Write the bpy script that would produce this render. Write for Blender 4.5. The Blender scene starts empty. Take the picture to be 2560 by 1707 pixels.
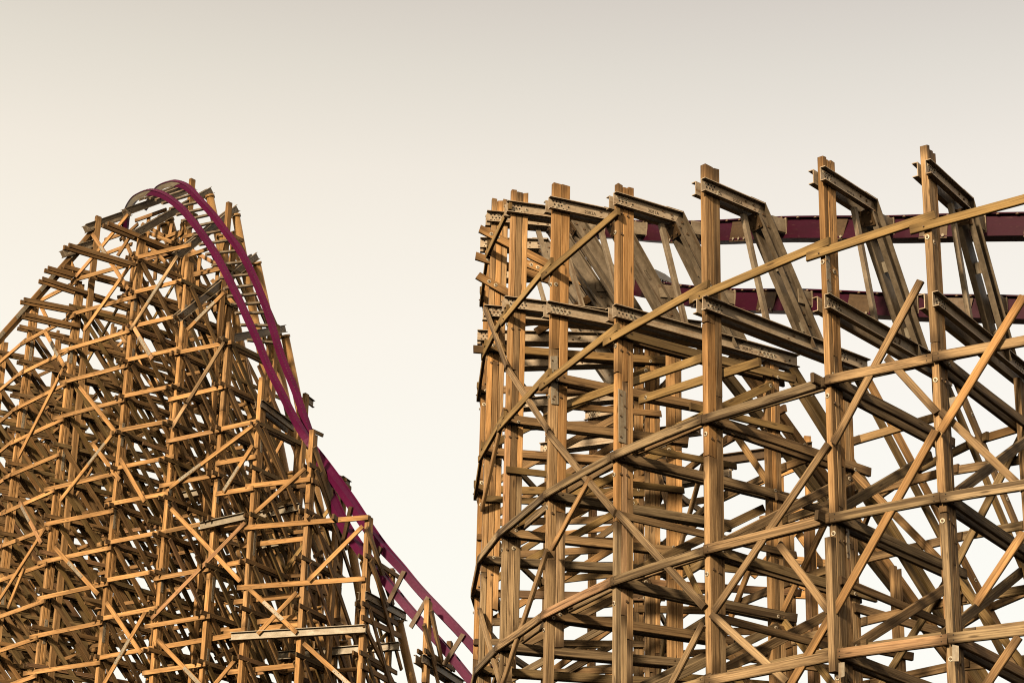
import bpy, math, random
from mathutils import Vector, Matrix
from math import radians, sin, cos, pi, hypot, atan2
random.seed(7)
SC = bpy.context.scene
COL = SC.collection
W_, H_ = 2560, 1707
F_ = 5550.0
TH, RHO = radians(22.4), radians(1.4)
GROUND_Z = -1.7                        # the eye of the camera is the origin

# ------------------------------------------------------------------ camera
FWD = Vector((0, cos(TH), sin(TH)))
R0 = Vector((1, 0, 0)); U0 = R0.cross(FWD)
RGT = R0 * cos(RHO) + U0 * sin(RHO)
UPV = -R0 * sin(RHO) + U0 * cos(RHO)

def ray(x, y):
    return FWD + RGT * ((x - W_ / 2) / F_) - UPV * ((y - H_ / 2) / F_)

cam = bpy.data.cameras.new('camera'); camo = bpy.data.objects.new('camera', cam); COL.objects.link(camo)
cam.sensor_width = 36; cam.lens = 36 * F_ / W_; cam.clip_start = .5; cam.clip_end = 6000
camo.matrix_world = Matrix(((RGT.x, UPV.x, -FWD.x, 0), (RGT.y, UPV.y, -FWD.y, 0), (RGT.z, UPV.z, -FWD.z, 0), (0, 0, 0, 1)))
SC.camera = camo

# ------------------------------------------------------------------ materials
def new_mat(name):
    m = bpy.data.materials.new(name); m.use_nodes = True
    nt = m.node_tree; nt.nodes.clear()
    out = nt.nodes.new('ShaderNodeOutputMaterial'); b = nt.nodes.new('ShaderNodeBsdfPrincipled')
    nt.links.new(b.outputs[0], out.inputs[0])
    return m, nt, b

class NT:
    def __init__(s, nt): s.nt = nt
    def n(s, t, **kw):
        o = s.nt.nodes.new('ShaderNode' + t)
        for k, v in kw.items():
            if k.startswith('i_'):
                key = k[2:]; key = int(key) if key.isdigit() else key
                s.put(o.inputs[key], v)
            else: setattr(o, k, v)
        return o
    def put(s, sock, v):
        if isinstance(v, bpy.types.NodeSocket): s.nt.links.new(v, sock)
        else: sock.default_value = v
    def math(s, op, a, b=0.0, c=0.0, clamp=False):
        o = s.nt.nodes.new('ShaderNodeMath'); o.operation = op; o.use_clamp = clamp
        s.put(o.inputs[0], a); s.put(o.inputs[1], b); s.put(o.inputs[2], c)
        return o.outputs[0]
    def mix(s, f, a, b, mode='MIX'):
        o = s.nt.nodes.new('ShaderNodeMix'); o.data_type = 'RGBA'; o.blend_type = mode
        s.put(o.inputs[0], f); s.put(o.inputs[6], a); s.put(o.inputs[7], b)
        return o.outputs[2]
    def smooth(s, v, lo, hi, a=0.0, b=1.0):
        o = s.nt.nodes.new('ShaderNodeMapRange'); o.interpolation_type = 'SMOOTHSTEP'
        s.put(o.inputs[0], v); s.put(o.inputs[1], lo); s.put(o.inputs[2], hi); s.put(o.inputs[3], a); s.put(o.inputs[4], b)
        return o.outputs[0]
    def scaled(s, vec, sc):
        o = s.nt.nodes.new('ShaderNodeVectorMath'); o.operation = 'MULTIPLY'
        s.put(o.inputs[0], vec); o.inputs[1].default_value = sc
        return o.outputs[0]
    def noise(s, vec, scale, detail=3, rough=.55):
        o = s.nt.nodes.new('ShaderNodeTexNoise'); s.put(o.inputs['Vector'], vec)
        o.inputs['Scale'].default_value = scale; o.inputs['Detail'].default_value = detail; o.inputs['Roughness'].default_value = rough
        return o.outputs[0]

def c4(r, g, b): return (r, g, b, 1)

def wood_material(name, gain=1.0):
    m, nt, b = new_mat(name); q = NT(nt)
    uv = q.n('UVMap', uv_map='grain').outputs[0]
    e = q.n('UVMap', uv_map='ends').outputs[0]
    at = q.n('Attribute', attribute_name='bt')
    sep = q.n('SeparateColor', i_0=at.outputs[0])
    tone, weath, rnd = sep.outputs[0], sep.outputs[1], sep.outputs[2]
    broad = q.noise(q.scaled(uv, (.22, 3.0, 0)), 1.0, 3)
    streak = q.noise(q.scaled(uv, (.9, 14, 0)), 1.0, 6, .70)
    fine = q.noise(q.scaled(uv, (3.5, 60, 0)), 1.0, 3)
    crack = q.noise(q.scaled(uv, (.45, 17, 0)), 1.0, 3, .5)
    blot = q.noise(q.scaled(uv, (.5, 5.5, 0)), 1.0, 5, .65)
    vor = q.n('TexVoronoi', i_Vector=q.scaled(uv, (1.1, 5.0, 0)), i_Scale=1.0)
    knot = q.smooth(vor.outputs['Distance'], .07, .17, 1, 0)
    ring = q.n('TexWave', bands_direction='Y', i_Vector=q.scaled(uv, (.35, 6, 0)), i_Scale=1.1, i_Distortion=4.0, i_Detail=2.0)
    g = q.math('ADD', q.math('MULTIPLY', streak, .72), q.math('ADD', q.math('MULTIPLY', fine, .20), q.math('MULTIPLY', ring.outputs[1], .08)))
    g = q.smooth(g, .20, .78)
    fresh = q.mix(g, c4(.200, .088, .026), c4(.57, .335, .140))
    olive = q.mix(g, c4(.180, .105, .034), c4(.40, .262, .098))
    old = q.mix(g, c4(.075, .050, .030), c4(.41, .305, .180))
    col = q.mix(q.smooth(rnd, .55, .75), fresh, olive)
    col = q.mix(weath, col, old)
    # pinkish / pale boards
    col = q.mix(q.math('MULTIPLY', q.smooth(rnd, .08, .0), .6), col, q.mix(g, c4(.27, .13, .07), c4(.52, .31, .18)))
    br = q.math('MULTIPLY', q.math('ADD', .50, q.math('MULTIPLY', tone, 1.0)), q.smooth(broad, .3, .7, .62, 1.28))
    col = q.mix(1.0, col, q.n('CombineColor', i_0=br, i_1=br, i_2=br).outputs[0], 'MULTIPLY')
    dk = q.math('MULTIPLY', q.smooth(crack, .40, .33), q.math('ADD', .35, q.math('MULTIPLY', weath, .5)))
    dk = q.math('MAXIMUM', dk, q.math('MULTIPLY', knot, .7))
    dk = q.math('MAXIMUM', dk, q.math('MULTIPLY', q.smooth(blot, .53, .70), q.math('ADD', .30, q.math('MULTIPLY', weath, .45))))
    es = q.n('SeparateXYZ', i_0=e)
    dist = q.math('MINIMUM', es.outputs[0], q.math('SUBTRACT', es.outputs[1], es.outputs[0]))
    endk = q.math('MULTIPLY', q.smooth(q.math('ADD', dist, q.math('MULTIPLY', q.math('SUBTRACT', blot, .5), .9)), .02, .42, 1, 0), q.math('ADD', .50, q.math('MULTIPLY', weath, .35)))
    band = q.noise(q.scaled(uv, (.16, 7.0, 0)), 1.0, 2)
    dk0 = q.math('MULTIPLY', q.smooth(band, .44, .36), q.math('ADD', .25, q.math('MULTIPLY', weath, .5)))
    dk = q.math('MAXIMUM', q.math('MAXIMUM', dk, dk0), endk)
    col = q.mix(dk, col, c4(.040, .022, .010))
    col = q.mix(1.0, col, c4(gain, gain, gain), 'MULTIPLY')
    q.put(b.inputs['Base Color'], col)
    b.inputs['Roughness'].default_value = .78
    b.inputs['Specular IOR Level'].default_value = .25
    bp = q.n('Bump', i_Strength=.35, i_Distance=.012, i_Height=q.math('SUBTRACT', g, q.math('MULTIPLY', dk, .8)))
    q.put(b.inputs['Normal'], bp.outputs[0])
    return m

def steel_material(name, c1, c2, rust, rough=.6, metal=.05):
    m, nt, b = new_mat(name); q = NT(nt)
    uv = q.n('UVMap', uv_map='grain').outputs[0]
    n1 = q.noise(q.scaled(uv, (2.2, 3.0, 0)), 1.0, 5, .6)
    n2 = q.noise(q.scaled(uv, (.6, 8, 0)), 1.0, 4)
    n3 = q.noise(q.scaled(uv, (14, 14, 0)), 1.0, 2)
    col = q.mix(q.smooth(n1, .3, .7), c4(*c1), c4(*c2))
    col = q.mix(q.math('MULTIPLY', q.smooth(n2, .52, .70), .75), col, c4(*rust))
    k = q.smooth(n3, .2, .8, .82, 1.12)
    col = q.mix(1.0, col, q.n('CombineColor', i_0=k, i_1=k, i_2=k).outputs[0], 'MULTIPLY')
    q.put(b.inputs['Base Color'], col)
    b.inputs['Metallic'].default_value = metal
    q.put(b.inputs['Roughness'], q.smooth(n1, .2, .8, rough - .12, rough + .15))
    bp = q.n('Bump', i_Strength=.15, i_Distance=.01, i_Height=n3); q.put(b.inputs['Normal'], bp.outputs[0])
    return m

def paint_material(name, base, dark):
    m, nt, b = new_mat(name); q = NT(nt)
    uv = q.n('UVMap', uv_map='grain').outputs[0]
    n1 = q.noise(q.scaled(uv, (.5, 2.0, 0)), 1.0, 4, .6)
    n2 = q.noise(q.scaled(uv, (5, 18, 0)), 1.0, 3)
    col = q.mix(q.smooth(n1, .35, .75), c4(*base), c4(*dark))
    col = q.mix(q.math('MULTIPLY', q.smooth(n2, .60, .75), .14), col, c4(.24, .15, .12))
    q.put(b.inputs['Base Color'], col)
    q.put(b.inputs['Roughness'], q.smooth(n2, .2, .8, .42, .58))
    b.inputs['Specular IOR Level'].default_value = .16
    return m

def plain(name, col, rough=.6, metal=0.0):
    m, nt, b = new_mat(name); q = NT(nt)
    tc = q.n('TexCoord').outputs[3]
    n = q.noise(tc, 6.0, 4)
    k = q.smooth(n, .3, .7, .75, 1.2)
    q.put(b.inputs['Base Color'], q.mix(1.0, c4(*col), q.n('CombineColor', i_0=k, i_1=k, i_2=k).outputs[0], 'MULTIPLY'))
    b.inputs['Roughness'].default_value = rough; b.inputs['Metallic'].default_value = metal
    return m

M_WOOD = wood_material('weathered_timber')
M_STEEL = steel_material('weathered_steel', (.40, .300, .200), (.54, .44, .325), (.26, .15, .072))
M_DKSTEEL = steel_material('aged_grey_steel', (.20, .150, .098), (.36, .29, .205), (.12, .065, .03))
M_LEG = steel_material('streaked_leg_steel', (.13, .100, .066), (.25, .195, .135), (.10, .060, .03))
M_PLATE = steel_material('galvanised_plate', (.27, .225, .165), (.36, .31, .235), (.22, .14, .075), .5, .1)
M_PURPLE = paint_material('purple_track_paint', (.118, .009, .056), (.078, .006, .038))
M_SHADEPURPLE = paint_material('shaded_purple_track_paint', (.042, .003, .016), (.030, .003, .011))  # same purple paint, with the shade on the turn rails put into its colour
M_BRONZE = steel_material('bare_splice_steel', (.085, .050, .022), (.11, .066, .03), (.07, .036, .018), .5, .2)
M_PIPE = steel_material('tan_column_paint', (.34, .19, .070), (.40, .235, .09), (.22, .10, .03), .42, .0)
M_HOLE = plain('dark_hole', (.012, .009, .006), .9)
M_WASHER = plain('pale_washer', (.66, .60, .47), .45, .2)
M_BOLT = plain('rusty_bolt', (.16, .10, .055), .6, .3)
M_STAMP = plain('stamped_paint', (.055, .038, .024), .8)
MATS = [M_WOOD, M_STEEL, M_DKSTEEL, M_PLATE, M_PURPLE, M_SHADEPURPLE, M_BRONZE, M_PIPE, M_HOLE, M_WASHER, M_BOLT, M_LEG]
WOOD, STEEL, DKSTEEL, PLATE, PURPLE, SHADEPURPLE, BRONZE, PIPE, HOLE, WASHER, BOLT, LEG = range(12)

# ------------------------------------------------------------------ mesh buffer
DEFER = {}
class MB:
    def __init__(s): s.v = []; s.f = []; s.uv = []; s.ends = []; s.bt = []; s.mi = []; s.sm = []
    def face(s, idx, uvs, ends, bt, mi, smooth=False):
        s.f.append(idx); s.uv += uvs; s.ends += ends; s.bt.append(bt); s.mi.append(mi); s.sm.append(smooth)
    def sweep(s, rings, mi=0, bt=None, cap=True, smooth=False, closed=True, scale_u=1.0):
        """rings: lists of points of equal length; skinned one to the next"""
        if bt is None: bt = (random.random(), 0, random.random(), 1)
        n = len(rings[0]); base = len(s.v)
        ou, ov = random.uniform(0, 90), random.uniform(0, 90)
        for r in rings: s.v += [tuple(p) for p in r]
        per = [0.0]
        for i in range(n): per.append(per[-1] + (rings[0][(i + 1) % n] - rings[0][i]).length)
        cen = [sum(r, Vector()) / n for r in rings]
        us = [0.0]
        for i in range(1, len(rings)): us.append(us[-1] + (cen[i] - cen[i - 1]).length)
        L = us[-1]
        for k in range(len(rings) - 1):
            a, b_ = base + k * n, base + (k + 1) * n
            for i in range(n if closed else n - 1):
                j = (i + 1) % n
                s.face((a + i, a + j, b_ + j, b_ + i),
                       [(us[k] + ou, per[i] + ov), (us[k] + ou, per[i + 1] + ov), (us[k + 1] + ou, per[i + 1] + ov), (us[k + 1] + ou, per[i] + ov)],
                       [(us[k], L), (us[k], L), (us[k + 1], L), (us[k + 1], L)], bt, mi, smooth)
        if cap:
            def cuv(r):
                ax = (r[1] - r[0]).normalized() if (r[1] - r[0]).length > 1e-6 else Vector((1, 0, 0))
                c = sum(r, Vector()) / n
                nn = Vector()
                for i in range(n): nn += (r[i] - c).cross(r[(i + 1) % n] - c)
                ay = nn.normalized().cross(ax) if nn.length > 1e-9 else Vector((0, 1, 0))
                return [(ou + (p - c).dot(ax) * .6, ov + (p - c).dot(ay)) for p in r]
            db = (bt[0] * .7, bt[1], bt[2], 1)
            s.face(tuple(base + i for i in reversed(range(n))), list(reversed(cuv(rings[0]))), [(.12, .24)] * n, db, mi)
            l = base + (len(rings) - 1) * n
            s.face(tuple(l + i for i in range(n)), cuv(rings[-1]), [(.12, .24)] * n, db, mi)
    def beam(s, p0, p1, w, t, n, mi=0, bt=None, ch=.010, bow=0.0):
        """box timber: w across (in the plane whose normal is n), t along n"""
        a = (p1 - p0); L = a.length
        if L < 1e-4: return
        a /= L; nn = (n - a * n.dot(a)).normalized(); sd = nn.cross(a)
        hw, ht = w / 2, t / 2
        if ch > 0:
            c = min(ch, hw * .5, ht * .5)
            sec = [(-hw + c, -ht), (hw - c, -ht), (hw, -ht + c), (hw, ht - c), (hw - c, ht), (-hw + c, ht), (-hw, ht - c), (-hw, -ht + c)]
        else: sec = [(-hw, -ht), (hw, -ht), (hw, ht), (-hw, ht)]
        nseg = 1 if L < 2.5 or bow == 0 else 4
        rings = []
        ph = random.uniform(0, 6)
        for k in range(nseg + 1):
            f = k / nseg
            off = sd * (bow * sin(f * pi) * (1 if ph > 3 else -1))
            o = p0 + a * (L * f) + off
            sk0 = random.uniform(-.02, .02) if k in (0, nseg) else 0
            rings.append([o + sd * x + nn * y + a * (sk0 * x / max(hw, .01)) for x, y in sec])
        s.sweep(rings, mi, bt)
    def box(s, c, ax, ay, az, dx, dy, dz, mi=0, bt=None):
        s.beam(c - ax * (dx / 2), c + ax * (dx / 2), dy, dz, az, mi, bt, ch=0)
    def disc(s, c, n, r, mi, h=.006, k=10):
        n = n.normalized(); x = n.orthogonal().normalized(); y = n.cross(x)
        r0 = [c + x * (r * cos(2 * pi * i / k)) + y * (r * sin(2 * pi * i / k)) for i in range(k)]
        s.sweep([r0, [p + n * h for p in r0]], mi, (0.5, 0, .5, 1))
    def bolt(s, c, n, r=.045, washer=True):
        if washer:
            s.disc(c, n, r, WASHER, .008, 12); s.disc(c + n * .008, n, r * .55, BOLT, .02, 6)
        else: s.disc(c, n, r * .6, BOLT, .025, 6)
    def tube(s, p0, p1, r, mi, k=12):
        a = (p1 - p0).normalized(); x = a.orthogonal().normalized(); y = a.cross(x)
        rr = lambda p: [p + x * (r * cos(2 * pi * i / k)) + y * (r * sin(2 * pi * i / k)) for i in range(k)]
        s.sweep([rr(p0), rr(p1)], mi, (.5, 0, .5, 1), smooth=True)
    def channel(s, p0, p1, up, out, h=.32, fl=.13, th=.018, mi=STEEL, m0=None, m1=None):
        """C section: web against 'out'-zero plane, flanges pointing along out. m0/m1: in-plane end shear (offset along axis per unit of up)"""
        a = (p1 - p0).normalized()
        sec = [(-h / 2, 0), (-h / 2, fl), (-h / 2 + th, fl), (-h / 2 + th, th), (h / 2 - th, th), (h / 2 - th, fl), (h / 2, fl), (h / 2, 0)]
        ring = lambda p, m: [p + up * u + out * o + a * ((m or 0) * u) for u, o in sec]
        s.sweep([ring(p0, m0), ring(p1, m1)], mi, (.5, 0, .5, 1))
    def ibeam(s, p0, p1, up, side, h=.3, b=.2, th=.02, mi=STEEL):
        sec = [(-h/2, -b/2), (-h/2, b/2), (-h/2 + th, b/2), (-h/2 + th, th/2), (h/2 - th, th/2), (h/2 - th, b/2), (h/2, b/2), (h/2, -b/2), (h/2 - th, -b/2), (h/2 - th, -th/2), (-h/2 + th, -th/2), (-h/2 + th, -b/2)]
        ring = lambda p: [p + up * u + side * o for u, o in sec]
        s.sweep([ring(p0), ring(p1)], mi, (.5, 0, .5, 1))
    def build(s, name, parent=None, label=None, kind=None, prio=1.0):
        if not s.v: return None
        if kind is None and parent is not None and name in DEFER.get(parent.name, ()):
            DEFER[parent.name][name].append((prio, s)); return None
        c = Vector()
        for p in s.v: c += Vector(p)
        c /= len(s.v)
        off = parent_loc(parent)
        me = bpy.data.meshes.new(name)
        used = sorted(set(s.mi)); rem = {m: i for i, m in enumerate(used)}
        me.from_pydata([(p[0] - c.x, p[1] - c.y, p[2] - c.z) for p in s.v], [], s.f)
        for m in used: me.materials.append(MATS[m])
        me.polygons.foreach_set('material_index', [rem[m] for m in s.mi])
        me.polygons.foreach_set('use_smooth', s.sm)
        u = me.uv_layers.new(name='grain'); u.data.foreach_set('uv', [x for p in s.uv for x in p])
        u = me.uv_layers.new(name='ends'); u.data.foreach_set('uv', [x for p in s.ends for x in p])
        a = me.attributes.new('bt', 'FLOAT_COLOR', 'FACE'); a.data.foreach_set('color', [x for p in s.bt for x in p])
        me.update()
        o = bpy.data.objects.new(name, me); COL.objects.link(o)
        if parent is not None: o.parent = parent
        o.location = c - off
        if label: o['label'] = label
        if kind: o['kind'] = kind
        return o

def settle(parent, most=98):
    """the largest members of each deferred kind become parts of their own, the rest of the kind one mesh"""
    kinds = DEFER.pop(parent.name)
    for name, lst in kinds.items():
        def size(e):
            pr, mb = e; c = Vector()
            for p in mb.v: c += Vector(p)
            c /= len(mb.v); d = c.dot(FWD); x = c.dot(RGT) / d * F_; y = c.dot(UPV) / d * F_
            L = max((Vector(p) - c).length for p in mb.v[::3])
            out = max(0, abs(x) - W_ / 2) + max(0, abs(y) - H_ / 2)
            return pr * L / (d * d) / (1 + (out / 120) ** 2)
        lst.sort(key=size, reverse=True); rest = MB()
        for i, (pr, mb) in enumerate(lst):
            if i < most: mb.build(name, parent)
            else:
                b = len(rest.v); rest.v += mb.v; rest.f += [tuple(j + b for j in f) for f in mb.f]
                rest.uv += mb.uv; rest.ends += mb.ends; rest.bt += mb.bt; rest.mi += mb.mi; rest.sm += mb.sm
        rest.build(name, parent, kind='stuff')

def parent_loc(p):
    v = Vector()
    while p is not None: v += p.location; p = p.parent
    return v

def thing(name, label, cat, loc, group=None):
    o = bpy.data.objects.new(name, None); COL.objects.link(o); o.location = loc
    o.empty_display_size = 1
    o['label'] = label; o['category'] = cat
    if group: o['group'] = group
    return o

def bt_(weath=0.3, tone=None, rnd=None):
    return (random.uniform(.25, .75) if tone is None else tone, max(0, min(1, weath + random.uniform(-.25, .25))), random.random() if rnd is None else rnd, 1)

V2 = lambda x, y: Vector((x, y, 0))
Z = Vector((0, 0, 1))
DETAIL = True
#==PART2==
# ------------------------------------------------------------------ RIGHT: banked turn trestle
CC = V2(20.47, 57.84); CR = 21.31
def on_circle(deg): return CC + V2(cos(radians(deg)), sin(radians(deg))) * CR
MEAS = dict(A=(-.65, 54.8), B=(-.12, 52.44), C=(.91, 49.49), D=(2.35, 46.63), E=(4.14, 44.12), F=(6.40, 41.78), G=(8.31, 40.39))
TB = {}
for k, (x, y) in MEAS.items(): TB[k] = dict(P=V2(x, y))
for k, a in dict(T=130, U=138, V=146.6, W=155, X=163, Y=171.5, Z=179.8, H=243.3, I=251.6).items(): TB[k] = dict(P=on_circle(a))
TORD = 'VWXYZABCDEFGHI'
RORD = 'XYZABCDEFGHI'
C1Z = dict(T=24.4, U=25.2, V=26.2, W=26.9, X=27.3, Y=27.4, Z=27.0, A=26.35, B=25.51, C=24.21, D=22.96, E=22.12, F=21.28, G=20.79, H=20.32, I=19.92)
TOPZ = dict(A=26.78, B=25.9, C=24.66, D=23.25, E=22.54, F=21.62, G=21.22)
C2Z = dict(A=23.55, B=22.79, C=21.40, D=20.12, E=19.28, F=18.37, G=17.87)
for k in TORD:
    d = TB[k]; d['n'] = (CC - d['P']).normalized(); d['t'] = V2(d['n'].y, -d['n'].x) * 1.0   # t: towards the near (right) neighbour
    if d['t'].dot(V2(cos(radians(-45)), sin(radians(-45)))) < 0 and k in 'ABCDEFGHIZ': d['t'] = -d['t']
    d['c1'] = C1Z[k]; d['top'] = TOPZ.get(k, C1Z[k] + .4); d['c2'] = C2Z.get(k, C1Z[k] - 2.87)
def tp(k, r, z, t=0.0):
    d = TB[k]; q = d['P'] + d['n'] * r + d['t'] * t
    return Vector((q.x, q.y, z))
def tbent(k, x, y, t=0.0):
    """where the sight line through a photo point meets the vertical plane of bent k"""
    d = TB[k]; r = ray(x, y); s = (d['P'].dot(d['t']) + t) / (r.x * d['t'].x + r.y * d['t'].y)
    p = r * s
    return p
def tface(x, y, off=0.0):
    """same for the outer face of the turn (posts joined by straight bays), off metres outside"""
    r = ray(x, y); best = None
    for k0, k1 in zip(TORD[4:-1], TORD[5:]):
        a = TB[k0]['P'] - TB[k0]['n'] * off; b = TB[k1]['P'] - TB[k1]['n'] * off
        e = b - a; den = r.x * e.y - r.y * e.x
        if abs(den) < 1e-9: continue
        s = (a.x * e.y - a.y * e.x) / den
        p = r * s; f = ((p - a).x * e.x + (p - a).y * e.y) / e.length_squared
        if -1e-6 <= f <= 1 + 1e-6 and s > 0:
            if best is None or s < best[0]: best = (s, p, V2(-e.y, e.x).normalized())
    if best is None: raise ValueError((x, y))
    n = best[2]
    if n.dot(V2(best[1].x, best[1].y)) > 0: n = -n
    return best[1], n

LV = [25.25, 22.35, 19.45, 16.5, 13.6, 10.85, 8.1, 5.3]
turn = thing('timber_trestle', 'weathered timber trestle of a banked turn at right, steel arms on its posts', 'trestle', Vector((9, 45, GROUND_Z)))

DEFER[turn.name] = dict(ledger=[], cross_beam=[], diagonal_brace=[])
PW, PR = .15, .46       # post: across the bay, along the bent
def post_mesh(mb, k, r0, top, near=True, weath_low=.75, depth=None, thin_below=-99):
    """three plies side by side along the bent, each made of lengths butted end to end"""
    d = TB[k]
    PR_ = depth or PR
    plies = (3 if random.random() < .6 else 2) if PR_ > .35 else 2
    edges = [0.0] + sorted(random.uniform(.30, .36) + .33 * i if plies == 3 else random.uniform(.42, .58) for i in range(plies - 1)) + [1.0]
    for i in range(plies):
        ra, rb = r0 + PR_ * edges[i] + .005, r0 + PR_ * edges[i + 1] - .005
        z1 = top - (.05 if (i and random.random() < .6) else 0)
        zz = [z1]
        while zz[-1] > 9: zz.append(zz[-1] - random.uniform(3.0, 5.5))
        zz.append(GROUND_Z - .05) if zz[-1] > GROUND_Z + 1 else None
        if zz[-1] > GROUND_Z: zz[-1] = GROUND_Z - .05
        if i == plies - 1 and thin_below > 0: zz = [z for z in zz if z > thin_below + .8] + [thin_below]
        for za, zb in zip(zz, zz[1:]):
            mid = (za + zb) / 2
            we = random.choice((.0, .1, .45)) if mid > 17 else (random.choice((.2, .6)) if mid > 15 else weath_low)
            dt = random.uniform(-.003, .003)
            mb.beam(tp(k, (ra + rb) / 2, za, dt), tp(k, (ra + rb) / 2, zb + .012, dt), rb - ra, PW + random.uniform(-.012, .012), d['t'],
                    WOOD, bt_(we, random.uniform(.2, 1.0), random.uniform(.0, .55)), ch=.008)
    return mb

def add_text(txt, p, ax, up, size, parent):
    cu = bpy.data.curves.new('number_stamp', 'FONT'); cu.body = txt; cu.size = size; cu.align_x = 'CENTER'; cu.align_y = 'CENTER'
    ob = bpy.data.objects.new('tmp_txt', cu); COL.objects.link(ob)
    dg = bpy.context.evaluated_depsgraph_get()
    me = bpy.data.meshes.new_from_object(ob.evaluated_get(dg))
    bpy.data.objects.remove(ob); bpy.data.curves.remove(cu)
    nn = ax.cross(up)
    me.name = 'number_stamp'; me.materials.clear(); me.materials.append(M_STAMP)
    o = bpy.data.objects.new('number_stamp', me); COL.objects.link(o); o.parent = parent
    m = Matrix(((ax.x, up.x, nn.x, 0), (ax.y, up.y, nn.y, 0), (ax.z, up.z, nn.z, 0), (0, 0, 0, 1)))
    m.translation = p - parent_loc(parent)
    o.matrix_local = m
    return o

SIDE = PW / 2 + .004
STAMP1 = dict(C='2082A', D='2081A', E='2080A', F='2079A')
for k in TORD:
    d = TB[k]; far = k in 'TUVWXY'
    # --- outer and inner posts
    mb = post_mesh(MB(), k, 0.0, d['top'], depth=.26 if k in 'VWXY' else None, thin_below=dict(Z=15, A=15.2, B=13.9, C=12.9, D=11.4).get(k, -99))
    if k == 'F':
        for dr, zt_, zb_ in ((-.0, 13.2, 10.5),): mb.beam(tp(k, -.10, zt_), tp(k, -.10, zb_), .17, .15, d['t'], WOOD, bt_(.8, .85, .3), .006)
    if not far:
        for lv in LV[1:7]:
            if lv < d['top'] - .6:
                for rr, dz in ((.10, .16), (.27, .16), (.10, -.42), (.27, -.42)):
                    if random.random() < .85: mb.bolt(tp(k, rr, lv + dz + random.uniform(-.04, .04), SIDE + .004), d['t'], .05, random.random() < .25)
                mb.bolt(tp(k, -.006, lv - .35 + random.uniform(-.2, .1), random.uniform(-.03, .03)), -d['n'], .05)
    post = mb.build('post', turn)
    ri = 4.28
    mb = post_mesh(MB(), k, ri, d['c2'] - .33, weath_low=.5, depth=.26 if k in 'VWXYZ' else .40); ipost = mb.build('post', turn)
    for _once in ((1,) if k in 'VW' else ()): pass
    # --- upper arm: a pair of channels from the post to the bend, then legs down to the lower arm
    rb = {'G': 2.0, 'F': 1.9}.get(k, 1.78); rl = rb + 1.82
    z1 = d['c1'] - .16; z2 = d['c2'] - .16
    for sgn in (1, -1):
        t0 = SIDE * sgn
        p0, p1 = tp(k, -.14, z1, t0), tp(k, rb, z1, t0)
        # leg axis runs parallel to the line of its outer edge
        la = (tp(k, rl, d['c2']) - tp(k, rb, d['c1'])).normalized()
        lup = Vector((d['n'].x * -la.z, d['n'].y * -la.z, Vector((d['n'].x, d['n'].y, 0)).dot(la)))   # outward (right/up) normal in the bent plane
        lup.normalize()
        if lup.z < 0: lup = -lup
        ca = max(-1, min(1, Vector((d['n'].x, d['n'].y, 0)).dot(la))); half = math.acos(ca) / 2
        sh = math.tan(half)
        # corner (outer) at (rb, c1): axis of arm ends at rb - .16*tan(half)
        pe = tp(k, rb - .16 * sh, z1, t0)
        mb = MB(); out = d['t'] * sgn
        mb.channel(p0, pe, Z, out, m1=sh, mi=STEEL)
        if sgn == 1 or not far:
            for i in range(5):
                for j in range(3):
                    if (i + j) % 5 == 4: continue
                    pp = tp(k, -.02 + i * .095 + (.045 if j == 1 else 0), z1 + (.085 - j * .085), t0) + out * .0185
                    if random.random() < .38: mb.bolt(pp, out, .046)
                    else: mb.disc(pp, out, .024, HOLE, .003, 8)
            for rr, dz in ((rb - .50, .07), (rb - .50, -.09), (rb - .26, .05), (rb - .24, -.06)):
                mb.bolt(tp(k, rr, z1 + dz, t0) + out * .018, out, .05, False)
        arm = mb.build('steel_arm', turn)
        if sgn == 1 and k in STAMP1:
            add_text(STAMP1[k], tp(k, 1.0, z1 - .03, t0) + out * .022, Vector((d['n'].x, d['n'].y, 0)), Z, .12, arm)
        q0 = tp(k, rb, d['c1'], t0) - lup * .16
        q0 = q0 - la * (-.16 * sh)
        L = (tp(k, rl, d['c2']) - tp(k, rb, d['c1'])).length
        q1 = tp(k, rb, d['c1'], t0) - lup * .16 + la * (L + .05)
        mb = MB(); mb.channel(q0, q1, lup, out, m0=-sh, mi=LEG, h=.37)
        for s_, o_ in ((.22, .07), (.30, -.05), (.52, .06), (.75, -.08), (L - .75, .0), (L - .45, .03)):
            mb.bolt(tp(k, rb, d['c1'], t0) - lup * (.16 - o_) + la * s_ + out * .018, out, .055, False)
        leg = mb.build('steel_leg', turn)
        if sgn == 1 and k in 'CE':
            add_text({'C': '2082B', 'E': '2080B'}[k], tp(k, rb, d['c1'], t0) - lup * .16 + la * 1.75 + out * .022, la, lup, .12, leg)
        # lower arm
        mb = MB(); mb.channel(tp(k, -.14, z2, t0), tp(k, 5.22, z2, t0), Z, out, mi=STEEL)
        for i in range(5):
            for j in range(3):
                for base in (-.02, 4.05):
                    if far and sgn < 0: continue
                    pp = tp(k, base + i * .105 + (.05 if j == 1 else 0), z2 + (.085 - j * .085), t0) + out * .0185
                    if random.random() < .35: mb.bolt(pp, out, .046)
                    else: mb.disc(pp, out, .024, HOLE, .003, 8)
        for rr in (2.55, 2.75, 2.72, 4.85, 5.0): mb.bolt(tp(k, rr, z2 + random.uniform(-.08, .08), t0) + out * .018, out, .045, False)
        arm = mb.build('steel_arm', turn)
        if sgn == 1 and k == 'D': add_text('2081C', tp(k, 3.72, z2 - .02, t0) + out * .022, Vector((d['n'].x, d['n'].y, 0)), Z, .12, arm)
    # cap plate, tie plate between the legs, box cleats, back strut
    nv = Vector((d['n'].x, d['n'].y, 0)); tv = Vector((d['t'].x, d['t'].y, 0))
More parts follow.
